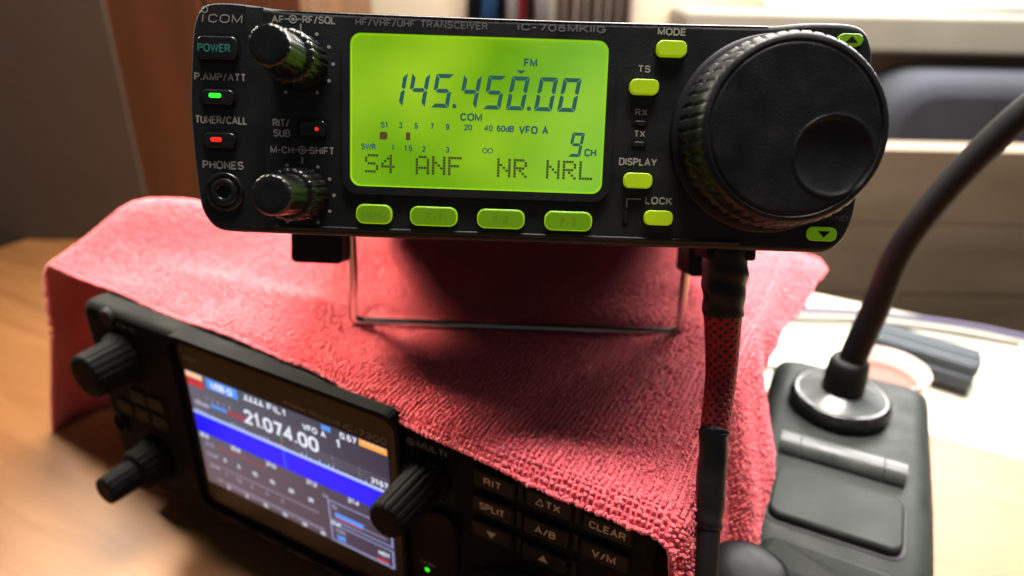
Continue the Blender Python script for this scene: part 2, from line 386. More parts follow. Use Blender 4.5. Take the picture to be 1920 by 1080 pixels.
mb = MB(); tube(mb, [(0, 8, 334), (0, 8, 352), (10, 8, 362), (18, 8, 352)], 2); mb.build('hook', M_WIRE, ja)
cu = thing('curtain', 'narrow grey brown curtain hanging between the jacket and the window', 'curtain', (95, 920, -100))
mb = MB()
V, F = [], []; n = 60
for i in range(n + 1):
    x = -48 + 96 * i / n; y = 9 * math.sin(i * .75) + 3 * math.sin(i * .31)
    V += [(x, y, 0), (x, y, 900), (x, y + 3, 0), (x, y + 3, 900)]
for i in range(n):
    a, b = 4 * i, 4 * i + 4; F += [(a, b, b + 1, a + 1), (a + 2, a + 3, b + 3, b + 2), (a, a + 2, b + 2, b), (a + 1, b + 1, b + 3, a + 3)]
mb.add(V, F, 0, True); mb.build('fabric', mat('grey_brown_curtain', (.30, .25, .22), .95, .2, bump=.3, bscale=400, var=.1, vscale=20), cu)
mb = MB(); tube(mb, [(-60, 2, 906), (60, 2, 906)], 6); mb.build('rail', M_WHITE, cu)

# ------------------------------------------------------------------ lower radio (big one under the cloth)
r3 = thing('base_transceiver', 'black desktop radio with a lit colour screen under the pink cloth', 'radio', O3, R3)
Z = 38
mb = MB(); prism(mb, rrect(60, Z + 21, 241, 89, 5), 238, 9, 1); mb.build('case', M_CASE, r3)
mb = MB(); prism(mb, rrect(60, Z + 21, 244, 91, 7), 12, 2, 3); mb.build('front_panel', M_BASE, r3)
for x in (-40, 160):
    for y in (30, 210):
        mb = MB(); lathe(mb, 0, 0, [(9, -Z + Z - 26), (9, -37), (8, -37.9)], 24)
        mb.v = [(x + a, y + c, Z + b + 0.0) for a, b, c in mb.v]
        mb.build('foot', M_CABLE, r3)
mb = MB(); prism(mb, rrect(47, Z + 26.5, 104, 80, 5), 3, .6, 1.6); bez = mb.build('display_bezel', M_GLOSS, r3)
mb = MB(); ring(mb, rrect(47, Z + 27, 106.5, 82, 6), rrect(47, Z + 26.5, 103.5, 79, 5), 3, -1.6); mb.build('bezel_lip', M_BASE, bez)
mb = MB()
text(mb, 'COM', 3.6, Z + 58.6, 6.6, 2.5, .45, 0, shear=.1); text(mb, 'I', -.9, Z + 58.6, .4, 2.5, .45, 0, shear=.1); discring(mb, -.6, Z + 61.3, .55, .9, .45)
mb.build('lettering', M_PRINTDIM, bez); mb = MB()
text(mb, 'HF/50MHz TRANSCEIVER', 62.5, Z + 55.6, 25, 1.7, .45, 1); text(mb, 'IC-7300', 85, Z + 55.5, 17.5, 2.6, .45, 0)
mb.build('lettering', [M_PRINTDIM, M_PRINTDIM], bez)
# the screen and what it shows
def em(name, c, k=1.0): return mat(name, (.01, .01, .012), .3, .3, emit=c, estr=k)
def scr_bg():
    m = em('screen_background', (.05, .05, .1)); nt = m.node_tree; b = nt.nodes['Principled BSDF']
    tc = nt.nodes.new('ShaderNodeTexCoord'); sp = nt.nodes.new('ShaderNodeSeparateXYZ'); nt.links.new(tc.outputs['Object'], sp.inputs[0])
    def mr(s, a, b_): 
        r = nt.nodes.new('ShaderNodeMapRange'); r.inputs['From Min'].default_value = a; r.inputs['From Max'].default_value = b_; nt.links.new(s, r.inputs['Value']); return r.outputs[0]
    mx = nt.nodes.new('ShaderNodeMix'); mx.data_type = 'RGBA'; nt.links.new(mr(sp.outputs['X'], 0, .094), mx.inputs['Factor'])
    mx.inputs['A'].default_value = (.135, .10, .125, 1); mx.inputs['B'].default_value = (.045, .033, .075, 1)
    m2 = nt.nodes.new('ShaderNodeMix'); m2.data_type = 'RGBA'; nt.links.new(mr(sp.outputs['X'], 0, .094), m2.inputs['Factor'])
    m2.inputs['A'].default_value = (.11, .125, .17, 1); m2.inputs['B'].default_value = (.022, .028, .065, 1)
    m3 = nt.nodes.new('ShaderNodeMix'); m3.data_type = 'RGBA'; nt.links.new(mr(sp.outputs['Z'], (Z + 5) * S, (Z + 34) * S), m3.inputs['Factor'])
    nt.links.new(mx.outputs['Result'], m3.inputs['A']); nt.links.new(m2.outputs['Result'], m3.inputs['B'])
    nt.links.new(m3.outputs['Result'], b.inputs['Emission Color']); b.inputs['Emission Strength'].default_value = 1
    return m
mb = MB(); prism(mb, rrect(47, Z + 26.5, 94, 53, .8), .58, .30); scr = mb.build('screen', scr_bg(), r3)
SM = [em('screen_white', (.82, .86, 1.0)), em('screen_blue', (.0, .005, 1.0), 1.0), em('screen_sky_blue', (.08, .32, .95)), em('screen_red', (.75, .03, .05), .8),
      em('screen_orange', (1.0, .42, .08)), em('screen_grey', (.36, .34, .46)), em('screen_pale_orange', (1.0, .62, .4)), em('screen_green', (.05, .5, .1)), em('screen_pale_blue', (.45, .58, 1.0)), em('screen_dull_red', (.42, .04, .07))]
mb = MB(); y = .22; y2 = .14
def sr(x0, x1, z0, z1, mi, yy=y): rect(mb, (x0 + x1) / 2, Z + (z0 + z1) / 2, x1 - x0, z1 - z0, yy, mi)
sr(0.1, 9, 50.6, 52.9, 6); sr(.1, 9, 46.9, 50.4, 3); text(mb, 'TX', 4.8, Z + 48.6, 4, 2.2, y2, 9, .02)
sr(11, 27, 48.4, 52.9, 2); text(mb, 'USB-D', 19, Z + 50.6, 11, 3.0, y2, 0, .02)
for k in range(4): sr(31 + 2.4 * k, 31.9 + 2.4 * k, 50.6, 52.4, 0)
sr(30, 40, 50.0, 50.6, 0); text(mb, 'FIL1', 46, Z + 51.2, 8.5, 2.9, y2, 0, .02)
text(mb, '21.074.00', 46.5, Z + 42.6, 35.5, 6.4, y2, 0, .012); text(mb, 'VFO A', 63, Z + 48.7, 10.5, 2.6, y2, 0, .02); text(mb, '1', 73.2, Z + 47.2, 1.6, 3.6, y2, 0, .03)
sr(66.5, 70.5, 50.6, 52.7, 2); text(mb, '0.57', 78, Z + 51.3, 7, 2.6, y2, 0, .02); sr(82.5, 93.8, 50.2, 52.9, 4)
for k in range(5): sr(84 + 1.9 * k, 85 + 1.9 * k, 51.7, 52.6, 6, y2)
text(mb, 'S', 4.6, Z + 40.6, 1.2, 1.9, y2, 5, .02); 
for k, s in enumerate('13579'): text(mb, s, 9.5 + 3.0 * k, Z + 43.2, 1.0, 1.7, y2, 5, .02)
sr(2, 10, 38.6, 40.4, 5); sr(11, 19.5, 40.0, 41.5, 2); sr(19.8, 30, 39.8, 41.2, 9); 
for k in range(6): sr(20.2 + 1.7 * k, 20.7 + 1.7 * k, 41.2, 42.4, 9)
sr(0.1, 93.9, 25.3, 34.0, 1); sr(.1, 93.9, 34.0, 35.3, 8)
for k in range(46):
    hh = .3 + 1.1 * random.random() ** 3; sr(.5 + 2.03 * k, 1.2 + 2.03 * k, 35.3, 35.3 + hh, 8)
sr(46.2, 46.6, 35.4, 41, 7); sr(46.0, 46.8, 36.5, 38.0, 3, y2)
for z in (37.2, 38.6, 40.0): sr(52, 93.5, z, z + .12, 5)
for x in (58, 70, 81.5): sr(x, x + .14, 35.3, 41.5, 5, y2)
sr(46.35, 46.6, 25.3, 34, 2, y2)
text(mb, '21:57', 89.8, Z + 37.6, 7, 2.4, y2, 0, .02)
for x, s in ((2.2, '20.6'), (20.5, '20.8'), (38.8, '21.0'), (58.5, '21.2'), (77.5, '21.4')): text(mb, s, x if x > 3 else 3.4, Z + 24.0, 5, 2.1, y2, 0, .02)
text(mb, 'ALC', 5.5, Z + 20.5, 5, 1.9, y2, 5, .02); sr(10.5, 35.5, 20.9, 21.5, 9); text(mb, 'COMP', 6, Z + 15.3, 6.5, 1.9, y2, 5, .02)
for x, s in ((13, '0'), (20.5, '5'), (29, '10'), (38, '15'), (47.5, '20'), (57, '25')): text(mb, s, x, Z + 15.6, 1.3 * len(s), 1.9, y2, 0, .03)
sr(11, 60, 10.6, 11.0, 5); text(mb, 'SWR', 6.2, Z + 9.7, 6, 2.0, y2, 5, .02); text(mb, 'Id', 7.5, Z + 3.6, 3.0, 2.0, y2, 5, .02); sr(10, 62, 3.6, 3.9, 5)
for x, s in ((12, '1'), (19, '1.5'), (26, '2'), (34, '3'), (42, '5')): text(mb, s, x, Z + 8.3, 1.1 * len(s), 1.9, y2, 5, .03); 
for k in range(34): sr(11 + 1.5 * k, 11.5 + 1.5 * k, 2.2, 3.6, 5)
for x, s in ((12, '0'), (22, '5'), (32, '10'), (42, '15'), (52, '20'), (61, '25')): text(mb, s, x, Z + 1.5, 1.2 * len(s), 1.7, y2, 0, .03)
for z0, z1 in ((10.6, 19.8), (.6, 8.9)):
    for a in ((65.4, 93.4, z1 - .3, z1), (65.4, 93.4, z0, z0 + .3), (65.4, 65.75, z0, z1), (93.05, 93.4, z0, z1)): sr(*a, 8)
text(mb, 'Vd', 64.4, Z + 20.9, 2.6, 1.8, y2, 5, .02); text(mb, 'TEMP', 67.8, Z + 9.4, 5, 1.6, y2, 0, .02)
text(mb, '10', 68, Z + 17.4, 2.6, 1.9, y2, 5, .02); text(mb, '16V', 89.6, Z + 16.6, 5, 2.1, y2, 0, .02); sr(68, 81, 12.8, 15.0, 2); sr(68, 80, 12.2, 12.8, 3); sr(81.2, 91, 13.0, 13.4, 5)
text(mb, 'COOL', 70, Z + 6.6, 5, 1.7, y2, 5, .02); text(mb, 'HOT', 89.4, Z + 5.6, 5, 2.1, y2, 0, .02); sr(68, 71.8, 2.2, 4.3, 2); sr(86, 91, 1.6, 2.8, 3); sr(68, 91, 1.2, 1.5, 5)
mb.build('screen_readout', SM, scr)
# bottom key row, key pad, knobs
mb = MB(); prism(mb, rrect(109.5, Z + 21.5, 19.5, 83, 3), 3, .9, .8); mb.build('knob_strip', M_BASE, r3)
def ridged(k, n, a): return lambda u, kk: 1 - a * (0.5 + .5 * math.cos(2 * math.pi * n * u)) ** 3
def knob3(name, cx, cz, prof, n_r=18, amp=.05, mt=M_KNOBB, parent=r3, n=144):
    mb = MB(); lathe(mb, cx, cz, prof, n, 0, ridged(0, n_r, amp)); return mb.build(name, mt, parent)
k = knob3('multi_knob', 109.5, Z + 48.5, [(8.4, .9), (8.4, -2.2), (7.2, -2.6), (6.6, -3.4), (6.2, -20), (5.6, -21.4), (4.8, -21.6)], 16, .05)
mb = MB(); discring(mb, 102.9, Z + 59.2, .9, 1.35, .8); poly(mb, circle(102.9, Z + 59.2, .5), .8); rect(mb, 104.9, Z + 59.2, 1.1, .3, .8); text(mb, 'MULTI', 110.8, Z + 59.4, 10.5, 2.5, .8)
mb.build('lettering', M_PRINTDIM, r3)
mb = MB(); text(mb, 'TX/RX', 107.4, Z + 10.2, 6, 1.6, .8); mb.build('lettering', M_PRINTDIM, r3)
mb = MB(); poly(mb, circle(107.0, Z + 7.2, .9), .8); mb.build('status_lamp', M_LEDG, r3)
knob3('low_round_disc', 114, Z + 31, [(6.4, 1), (6.4, -.8), (5.6, -1.2)], 1, 0, M_BASE)  # plain low black disc below the multi knob
keys = [(132.4, 55.8, 'RIT', 6), (132.2, 45.9, 'SPLIT', 8.6), (132.0, 35.9, 'v', 0), (150.2, 55.9, 'TX', 5.6), (149.8, 45.5, 'A/B', 6.6), (149.6, 35.0, '^', 0), (168, 55.2, 'CLEAR', 10.6), (167.7, 45.4, 'V/M', 7)]
for x, z, s, wd in keys:
    mb = MB(); prism(mb, rrect(x, Z + z, 14.2, 6.6, 1.3), 3, .2, .9); kb = mb.build('key', M_CASE, r3)
    mb = MB()
    if s == 'v': poly(mb, [(x - 1.7, Z + z + 1), (x, Z + z - 1.5), (x + 1.7, Z + z + 1)], .12)
    elif s == '^': poly(mb, [(x - 1.7, Z + z - 1), (x + 1.7, Z + z - 1), (x, Z + z + 1.5)], .12)
    else:
        xx = x
        if s == 'TX':
            xx = x + 1.6; d = [(x - 3.8, -1.2), (x - 1.4, -1.2), (x - 2.3, 1.2)]
            for a, b in ((0, 1), (1, 2), (2, 0)): 
                p, q = d[a], d[b]; L = math.hypot(q[0] - p[0], q[1] - p[1]); nx, nz = -(q[1] - p[1]) / L * .16, (q[0] - p[0]) / L * .16
                poly(mb, [(p[0] - nx, Z + z + p[1] - nz), (q[0] - nx, Z + z + q[1] - nz), (q[0] + nx, Z + z + q[1] + nz), (p[0] + nx, Z + z + p[1] + nz)], .12)
        text(mb, s, xx, Z + z, wd if s != 'TX' else 4.6, 2.6, .12)
    mb.build('legend', M_PRINT, kb)
for x in (141.1, 158.9):
    for z in (55.8, 45.7, 35.4):
        mb = MB(); prism(mb, rrect(x, Z + z, 1.7, 6.2, .5), 3, .9, .4); mb.build('divider', M_CASE, r3)
mb = MB(); lathe(mb, 146, Z - 0.5, [(26, 2), (26, 0), (24.6, -1), (24.2, -13), (22.5, -15), (15, -15.2)], 120, 0, ridged(0, 60, .015)); mb.build('main_dial', M_DIAL, r3)
for i in range(5):
    mb = MB(); prism(mb, rrect(8.5 + 19.3 * i, Z - 17.3, 17.4, 5.4, 1.2), 3, 1.0, .8); kb = mb.build('function_key', M_CASE, r3)
    mb = MB(); text(mb, ('MENU', 'FUNCTION', 'M.SCOPE', 'QUICK', 'EXIT')[i], 8.5 + 19.3 * i, Z - 17.3, (6, 10, 9, 7, 5)[i], 1.7, .93); mb.build('legend', M_PRINTDIM, kb)
# left column
knob3('power_key', -44, Z + 62, [(0.1, 3), (4, 3), (4, 1), (3.4, .6)], 1, 0, M_CASE)
knob3('gain_knob', -39.5, Z + 45, [(11.5, 2), (11.5, -.5), (9.8, -1.5), (9.2, -14), (8.6, -15), (7, -15.2)], 20, .04)
mb = MB(); text(mb, 'AF/RF-SQL', -34, Z + 60.4, 12, 1.7, 1.9); mb.build('lettering', M_PRINTDIM, r3)
for x in (-47.5, -36.5, -25.5):
    for z in (27.2, 18.6):
        if x == -47.5 and z > 20: continue
        mb = MB(); prism(mb, rrect(x, Z + z, 10, 7, 1.3), 3, 1.0, .8); mb.build('key', M_CASE, r3)
o = knob3('pbt_ring', -33, Z - 2.5, [(10.4, 2), (10.4, -.6), (9.4, -1.4), (9.0, -9), (8.2, -10), (6.2, -10.1)], 18, .05)
k2 = knob3('pbt_knob', -33, Z - 2.5, [(6.3, -10), (6.1, -22), (5.5, -23.2), (4.6, -23.4)], 14, .05)
mb = MB(); lathe(mb, -54, Z + 8, [(5.2, 2), (5.2, 1.0), (4.6, .6), (3.4, .6), (3.4, 4)], 32); mb.build('phones_jack', M_KNOBB, r3)

# ------------------------------------------------------------------ upper radio (mobile set on its wire bail)
R7 = Matrix(((0.99986, 0.009585, 0.013686), (-0.013249, 0.953871, 0.299926), (-0.010180, -0.300066, 0.953864)))
P7 = Vector((2.254, 164.271, 166.459))
r7 = thing('mobile_transceiver', 'black mobile radio with a glowing green display propped on its wire stand', 'radio', P7, R7)
OUT = [(-84.06, 31.1), (-83.68, 21.97), (-83.12, 14.05), (-82.12, 6.71), (-80.45, 3.12), (-78.19, 1.03), (-74.79, .33), (-65.2, .2), (-37.9, .05), (2.94, .05), (43.65, .1), (70.7, .1), (76.79, .25), (79.98, 1.95), (82.09, 5.0), (83.28, 9.07), (83.82, 14.16), (84.2, 22), (84.39, 30.18), (84.25, 40), (84.04, 48.0), (83.52, 50.9), (81.83, 54.19), (78.43, 55.9), (71.3, 56.15), (65.5, 55.85), (59.1, 55.12), (50.1, 54.85), (26.8, 54.75), (.85, 54.6), (-38.2, 54.8), (-56.5, 55.05), (-63, 55.38), (-68.2, 55.97), (-73.45, 56.3), (-78.03, 56.04), (-80.69, 54.71), (-82.51, 50.9), (-83.39, 43.94)]
out = spline(OUT, 4)
mb = MB(); prism(mb, out, 26, 0, 1.3, steps=4); mb.build('front_panel', M_PANEL, r7)
mb = MB(); prism(mb, rrect(0, 29, 163, 51, 4), 186, 26.4, .5); mb.build('case', M_CASE, r7)
def col(x, z): return x + (2 - x) * 2.4 / 172, z + (14.5 - z) * 2.4 / 172
# raised left column with a sloping inner side
oi = offset(out, .55); k0 = max(range(len(oi)), key=lambda i: (oi[i][1] > 30 and oi[i][0] < -66.4) * (200 + oi[i][0]))
arc = [p for p in oi[k0:] + oi[:k0] if p[0] < -66.4]
b0 = [(-65.2, arc[-1][1]), (-65.2, arc[0][1])] + arc
f0 = [(-69.4, arc[-1][1]), (-69.4, arc[0][1])] + [(min(x, -69.4), z) for x, z in arc]
mb = MB(); loft(mb, [[(x, .5, z) for x, z in b0], [(x, -.0, z) for x, z in b0], [(col(x, z)[0], -2.4, col(x, z)[1]) for x, z in f0]], 0, False, True, smooth=False)
sc_ = mb.build('side_column', M_PANEL, r7); YC = -2.4
# bevel strip along the top and the lower front lip
mb = MB(); tube(mb, [(-62, .6, 54.5), (-20, .5, 54.15), (20, .5, 54.1), (58, .6, 54.45)], .5, 10); mb.build('top_trim', M_KNOB, r7)
mb = MB(); prism(mb, rrect(-4, 2.0, 118, 1.1, .5), .5, -.5, .4); mb.build('lower_lip', M_PANEL, r7)

def shift(mb, on=True):
    if on: mb.v = [(col(x, z)[0], y, col(x, z)[1]) for x, y, z in mb.v]
    return mb
def key(name, cx, cz, w_, h_, mt, yb=.3, yf=-1.2, rec=(1.6, 1.6), r=1.4, bev=.5, sh=False):
    mb = MB(); prism(mb, rrect(cx, cz, w_, h_, r), yb, yf, bev); o = shift(mb, sh).build(name, mt, r7)
    mb = MB(); ring(mb, rrect(cx, cz, w_ + 2 * rec[0], h_ + 2 * rec[1], r + 1.2), rrect(cx, cz, w_ + .3, h_ + .3, r + .1), yb, yb + .0 - .36); shift(mb, sh).build('surround', M_DARK, o)
    return o
k = key('power_button', -76.4, 45.3, 9.8, 5.6, M_KNOB, YC + .3, YC - 1.3, (.9, .8), sh=True); mb = MB(); text(mb, 'POWER', -77.0, 45.2, 8.1, 2.0, YC - 1.36); shift(mb).build('legend', M_TEAL, k)
k = key('preamp_button', -76.6, 33.6, 8.2, 3.7, M_KNOB, YC + .3, YC - 1.0, (.9, .8), sh=True); mb = MB(); prism(mb, rrect(-77.2, 33.9, 3.1, 1.15, .55), YC - .9, YC - 1.2, .1); shift(mb).build('lamp', M_LEDG, k)
k = key('tuner_button', -76.5, 23.1, 8.2, 3.8, M_KNOB, YC + .3, YC - 1.0, (.9, .8), sh=True); mb = MB(); prism(mb, rrect(-77.2, 23.2, 2.9, 1.15, .55), YC - .9, YC - 1.2, .1); shift(mb).build('lamp', M_LEDR, k)
k = key('rit_button', -53.0, 26.7, 6.7, 4.2, M_KNOB, .3, -.9, (1.1, .9)); mb = MB(); prism(mb, circle(-52.0, 26.6, .5, 16), -.85, -1.05, .05); mb.build('lamp', M_LEDR, k)
mb = MB(); lathe(mb, -75.8, 10.3, [(5.0, YC + .4), (5.0, YC - .3), (4.6, YC - .7), (4.1, YC - .7), (3.9, YC - .2), (3.5, YC - .2), (3.3, YC - .9), (2.0, YC - .9), (1.6, YC - .6), (1.6, YC + 1.2)], 48); shift(mb).build('phones_jack', M_KNOB, r7)
for nm, x, z, wd, ht in (('mode_button', 34.7, 48.6, 7.3, 3.8), ('step_button', 28.6, 39.4, 7.1, 3.7), ('display_button', 28.4, 16.7, 7.1, 3.8), ('lock_button', 34.1, 7.6, 7.1, 3.7), ('up_button', 77.6, 52.0, 6.0, 2.9), ('down_button', 75.4, 4.95, 7.1, 3.5)):
    k = key(nm, x, z, wd, ht, M_GRN if nm not in ('up_button', 'down_button') else M_GRNF, .3, -1.5, (.7, .6), 1.5, .3)
    if nm in ('up_button', 'down_button'):
        s = 1 if nm == 'up_button' else -1
        mb = MB(); poly(mb, ([(x - 1.4, z - .8 * s), (x + 1.8, z - .8 * s), (x + .2, z + .85 * s)])[::s], -1.56); mb.build('legend', M_DARK, k)
for nm, x, z, wd, s, tw in (('menu_button', -37.6, 6.05, 9.1, 'MENU', 6.2), ('function_button', -22.5, 6.0, 12.0, 'F-1', 4), ('function_button', -5.5, 5.95, 12.0, 'F-2', 4), ('function_button', 11.5, 6.0, 12.0, 'F-3', 4)):
    k = key(nm, x, z, wd, 4.9, M_GRNR, .3, -1.0, (.6, .6), 2.0, .25)
    mb = MB(); o2 = rrect(x, z, wd - .7, 4.2, 1.7); prism(mb, o2, -.9, -1.12, .08); mb.build('cap', M_GRNF, k)
    mb = MB(); text(mb, s, x, z, tw, 1.6, -1.18); mb.build('legend', mat('faint_green_print', (.10, .19, .01), .5, .3, emit=(.095, .2, .003), estr=.5), k)
for nm, x, z, wd, ht in (('receive_lamp', 28.3, 30.8, 3.0, 1.1), ('transmit_lamp', 28.2, 25.7, 3.0, 1.1), ('lock_lamp', 26.0, 7.4, 1.0, 3.0)):
    mb = MB(); prism(mb, rrect(x, z, wd, ht, .5), .3, -.35, .2); o = mb.build(nm, M_LEDOFF, r7)
    mb = MB(); ring(mb, rrect(x, z, wd + .8, ht + .8, .8), rrect(x, z, wd + .1, ht + .1, .5), .3, -.12); mb.build('surround', M_DARK, o)
# display
mb = MB(); ring(mb, rrect(-12.1, 31.2, 67.0, 40.4, 4.2), rrect(-12.1, 31.5, 63.2, 37.0, 2.6), .4, -1.1); fr = mb.build('display_frame', M_PANEL, r7)
mb = MB(); ring(mb, rrect(-12.1, 31.5, 63.2, 37.0, 2.6), rrect(-12.1, 31.5, 62.5, 36.3, 2.3), .4, -.62); mb.build('rim', M_RIM, fr)
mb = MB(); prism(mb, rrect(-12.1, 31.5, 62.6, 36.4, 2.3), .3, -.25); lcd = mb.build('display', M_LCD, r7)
mb = MB(); YL = -.32
def seg7(x0, z0, w_, h_, t, segs, slant):
    g = t * .12; hw = w_; m = h_ / 2
    def P(x, z): return (x0 + x + slant * z, z0 + z)
    d = t * .5
    sh = {'a': [(g, h_), (hw - g, h_), (hw - t - g * .3, h_ - t), (t + g * .3, h_ - t)][::-1],
          'd': [(g, 0), (t + g * .3, t), (hw - t - g * .3, t), (hw - g, 0)][::-1],
          'g': [(t * .45 + g, m), (t + g, m + d), (hw - t - g, m + d), (hw - t * .45 - g, m), (hw - t - g, m - d), (t + g, m - d)][::-1],
          'f': [(0, h_ - g), (t, h_ - t - g), (t, m + d + g), (t * .4, m + g), (0, m + g * 2)][::-1],
          'e': [(0, m - g * 2), (t * .4, m - g), (t, m - d - g), (t, t + g), (0, g)][::-1],
          'b': [(hw, h_ - g), (hw, m + g * 2), (hw - t * .4, m + g), (hw - t, m + d + g), (hw - t, h_ - t - g)][::-1],
          'c': [(hw, m - g * 2), (hw, g), (hw - t, t + g), (hw - t, m - d - g), (hw - t * .4, m - g)][::-1]}
    for s in segs: poly(mb, [P(*p) for p in sh[s]][::-1], YL, 0)
D7 = {'1': 'bc', '4': 'fgbc', '5': 'afgcd', '0': 'abcdef', '9': 'abfgcd'}
for s, x in (('1', -35.3), ('4', -29.75), ('5', -23.85), ('4', -17.0), ('5', -11.0), ('0', -5.2), ('0', 1.75), ('0', 7.5)): seg7(x, 32.85, 4.45, 8.15, 1.0, D7[s], .165)
for x in (-17.9, .55): poly(mb, rrect(x, 33.35, 1.0, 1.0, .3, 3), YL)
seg7(10.65, 22.0, 3.1, 5.95, .75, D7['9'], .165)
poly(mb, [(-2.9, 42.45), (-1.7, 41.6), (-.5, 42.45)][::1], YL)
for s, x, z, wd, ht, bo in (('FM', .58, 44.34, 3.3, 1.95, .02), ('COM', -13.7, 30.82, 5.5, 1.95, .02), ('S1', -35.34, 28.29, 1.75, 1.5, .01), ('3', -31.2, 28.29, .9, 1.5, .01), ('5', -27.3, 28.29, .95, 1.5, .01), ('7', -23.35, 28.29, .9, 1.5, .01), ('9', -19.5, 28.29, .95, 1.5, .01), ('20', -14.4, 28.3, 2.0, 1.5, .01), ('40', -9.3, 28.3, 2.1, 1.5, .01), ('60dB', -5.1, 28.3, 4.3, 1.6, .01), ('VFO A', 1.95, 28.2, 7.4, 2.0, .02), ('CH', 16.25, 23.15, 3.0, 1.95, .015), ('SWR', -39.2, 22.8, 3.7, 1.55, .005), ('1', -33.1, 22.74, .5, 1.5, .01), ('1.5', -29.2, 22.74, 2.1, 1.5, .01), ('2', -25.3, 22.7, .9, 1.5, .01), ('3', -19.4, 22.7, .95, 1.5, .01)):
    text(mb, s, x, z, wd, ht, YL, 0, bo)
for sx in (-1, 1): discring(mb, -9.35 + sx * .68, 22.8, .46, .68, YL)
poly(mb, rrect(-35.45, 25.6, 1.95, 1.9, .45, 3), YL, 1); poly(mb, rrect(-29.3, 25.65, 1.1, 1.9, .1, 1), YL, 1)
FONT = {'S': ('01111', '10000', '10000', '01110', '00001', '00001', '11110'), '4': ('00010', '00110', '01010', '10010', '11111', '00010', '00010'), 'A': ('01110', '10001', '10001', '10001', '11111', '10001', '10001'),
        'N': ('10001', '10001', '11001', '10101', '10011', '10001', '10001'), 'F': ('11111', '10000', '10000', '11110', '10000', '10000', '10000'), 'R': ('11110', '10001', '10001', '11110', '10100', '10010', '10001'), 'L': ('10000', '10000', '10000', '10000', '10000', '10000', '11111')}
for s, x in (('S', -40.1), ('4', -36.0), ('A', -27.35), ('N', -23.25), ('F', -19.2), ('N', -6.9), ('R', -2.8), ('N', 5.4), ('R', 9.5), ('L', 13.65)):
    for r, row in enumerate(FONT[s]):
        for c, v in enumerate(row):
            if v == '1': rect(mb, x + .35 + .69 * c, 20.7 - .665 * r, .60, .58, YL, 2)
mb.build('readout', [M_SEG, mat('lcd_bar_segment', (.04, .03, .02), .5, .2, emit=(.09, .055, .012), estr=.8), M_SEGB], lcd)
# tick marks above the function keys
for x in (-36.5, -21.0, -4.3, 13.0):
    mb = MB(); box(mb, x - .45, x + .45, -.2, .3, 8.8, 10.6); mb.build('tick', M_DARK, r7)
# printed lettering
mb = MB(); yp = -.06
text(mb, 'COM', -74.6, 52.4, 8.4, 2.05, YC - .06, 0, 0, .12, weight=.13); text(mb, 'I', -80.1, 52.4, .3, 2.05, YC - .06, 0, 0, .12, weight=.13)
discring(mb, -79.6, 54.4, .56, .84, YC - .06)
for s, x, z, wd, ht in (('P.AMP/ATT', -76.2, 38.5, 12.9, 1.9), ('TUNER/CALL', -76.2, 28.1, 13.1, 2.0), ('PHONES', -76.0, 17.0, 10.4, 2.1)): text(mb, s, x, z, wd, ht, YC - .06)
shift(mb).build('lettering', M_PRINT, sc_); mb = MB()
for s, x, z, wd, ht in (('AF', -61.6, 52.7, 3.1, 1.75), ('RF/SQL', -51.5, 52.8, 8.2, 1.85), ('RIT/', -61.15, 27.9, 4.2, 1.9), ('SUB', -61.0, 25.4, 4.3, 1.9), ('M-CH', -61.0, 21.3, 5.9, 1.8), ('SHIFT', -50.95, 21.4, 6.3, 1.9),
                        ('MODE', 34.7, 52.75, 6.9, 1.7), ('TS', 28.5, 43.8, 3.1, 1.75), ('RX', 28.4, 33.4, 3.0, 1.65), ('TX', 28.3, 28.2, 2.8, 1.65), ('DISPLAY', 28.3, 21.3, 9.5, 1.9), ('LOCK', 34.1, 11.85, 6.8, 1.9)): text(mb, s, x, z, wd, ht, yp)
for x, z in ((-57.9, 52.8), (-55.9, 21.4)):
    discring(mb, x, z, .72, 1.02, yp); poly(mb, circle(x, z, .42), yp); rect(mb, x - 1.5, z, 1.0, .28, yp); rect(mb, x + 1.3, z, 1.5, .28, yp)
for cx, cz in ((-56.1, 42.5), (-56.0, 10.4)):
    for a in (60, 30, 0, -30, -60, -118, 118): poly(mb, circle(cx + 8.05 * math.cos(math.radians(a)), cz + 8.05 * math.sin(math.radians(a)), .44, 14), yp)
    rect(mb, cx + .1, cz + 8.5, .36, 1.6, yp)
rect(mb, 26.1, 11.1, .26, 2.2, yp); rect(mb, 27.9, 12.1, 3.6, .26, yp)
text(mb, 'HF/VHF/UHF TRANSCEIVER', -26.4, 52.65, 32.4, 1.75, yp, 1); text(mb, 'IC-706MKIIG', 7.9, 52.75, 21.6, 1.75, yp, 1, .02); text(mb, 'BAND', 78.6, 9.05, 6.6, 1.5, yp, 2)
FAINT = mat('very_faint_print', (.08, .075, .07), .6, .3)
def part_of(mb, keep):                                # the faces of a builder whose first corner passes the test
    o = MB(); sel = [k for k, f in enumerate(mb.f) if keep(*mb.v[f[0]])]
    for k in sel: o.add([mb.v[q] for q in mb.f[k]], [tuple(range(len(mb.f[k])))], mb.m[k])
    return o
for keep in (lambda x, y, z: x < -44.5, lambda x, y, z: x >= -44.5 and z > 51.5 and x < 22, lambda x, y, z: 22 <= x < 60, lambda x, y, z: x >= 60):
    part_of(mb, keep).build('lettering', [M_PRINT, M_PRINTDIM, FAINT], r7)
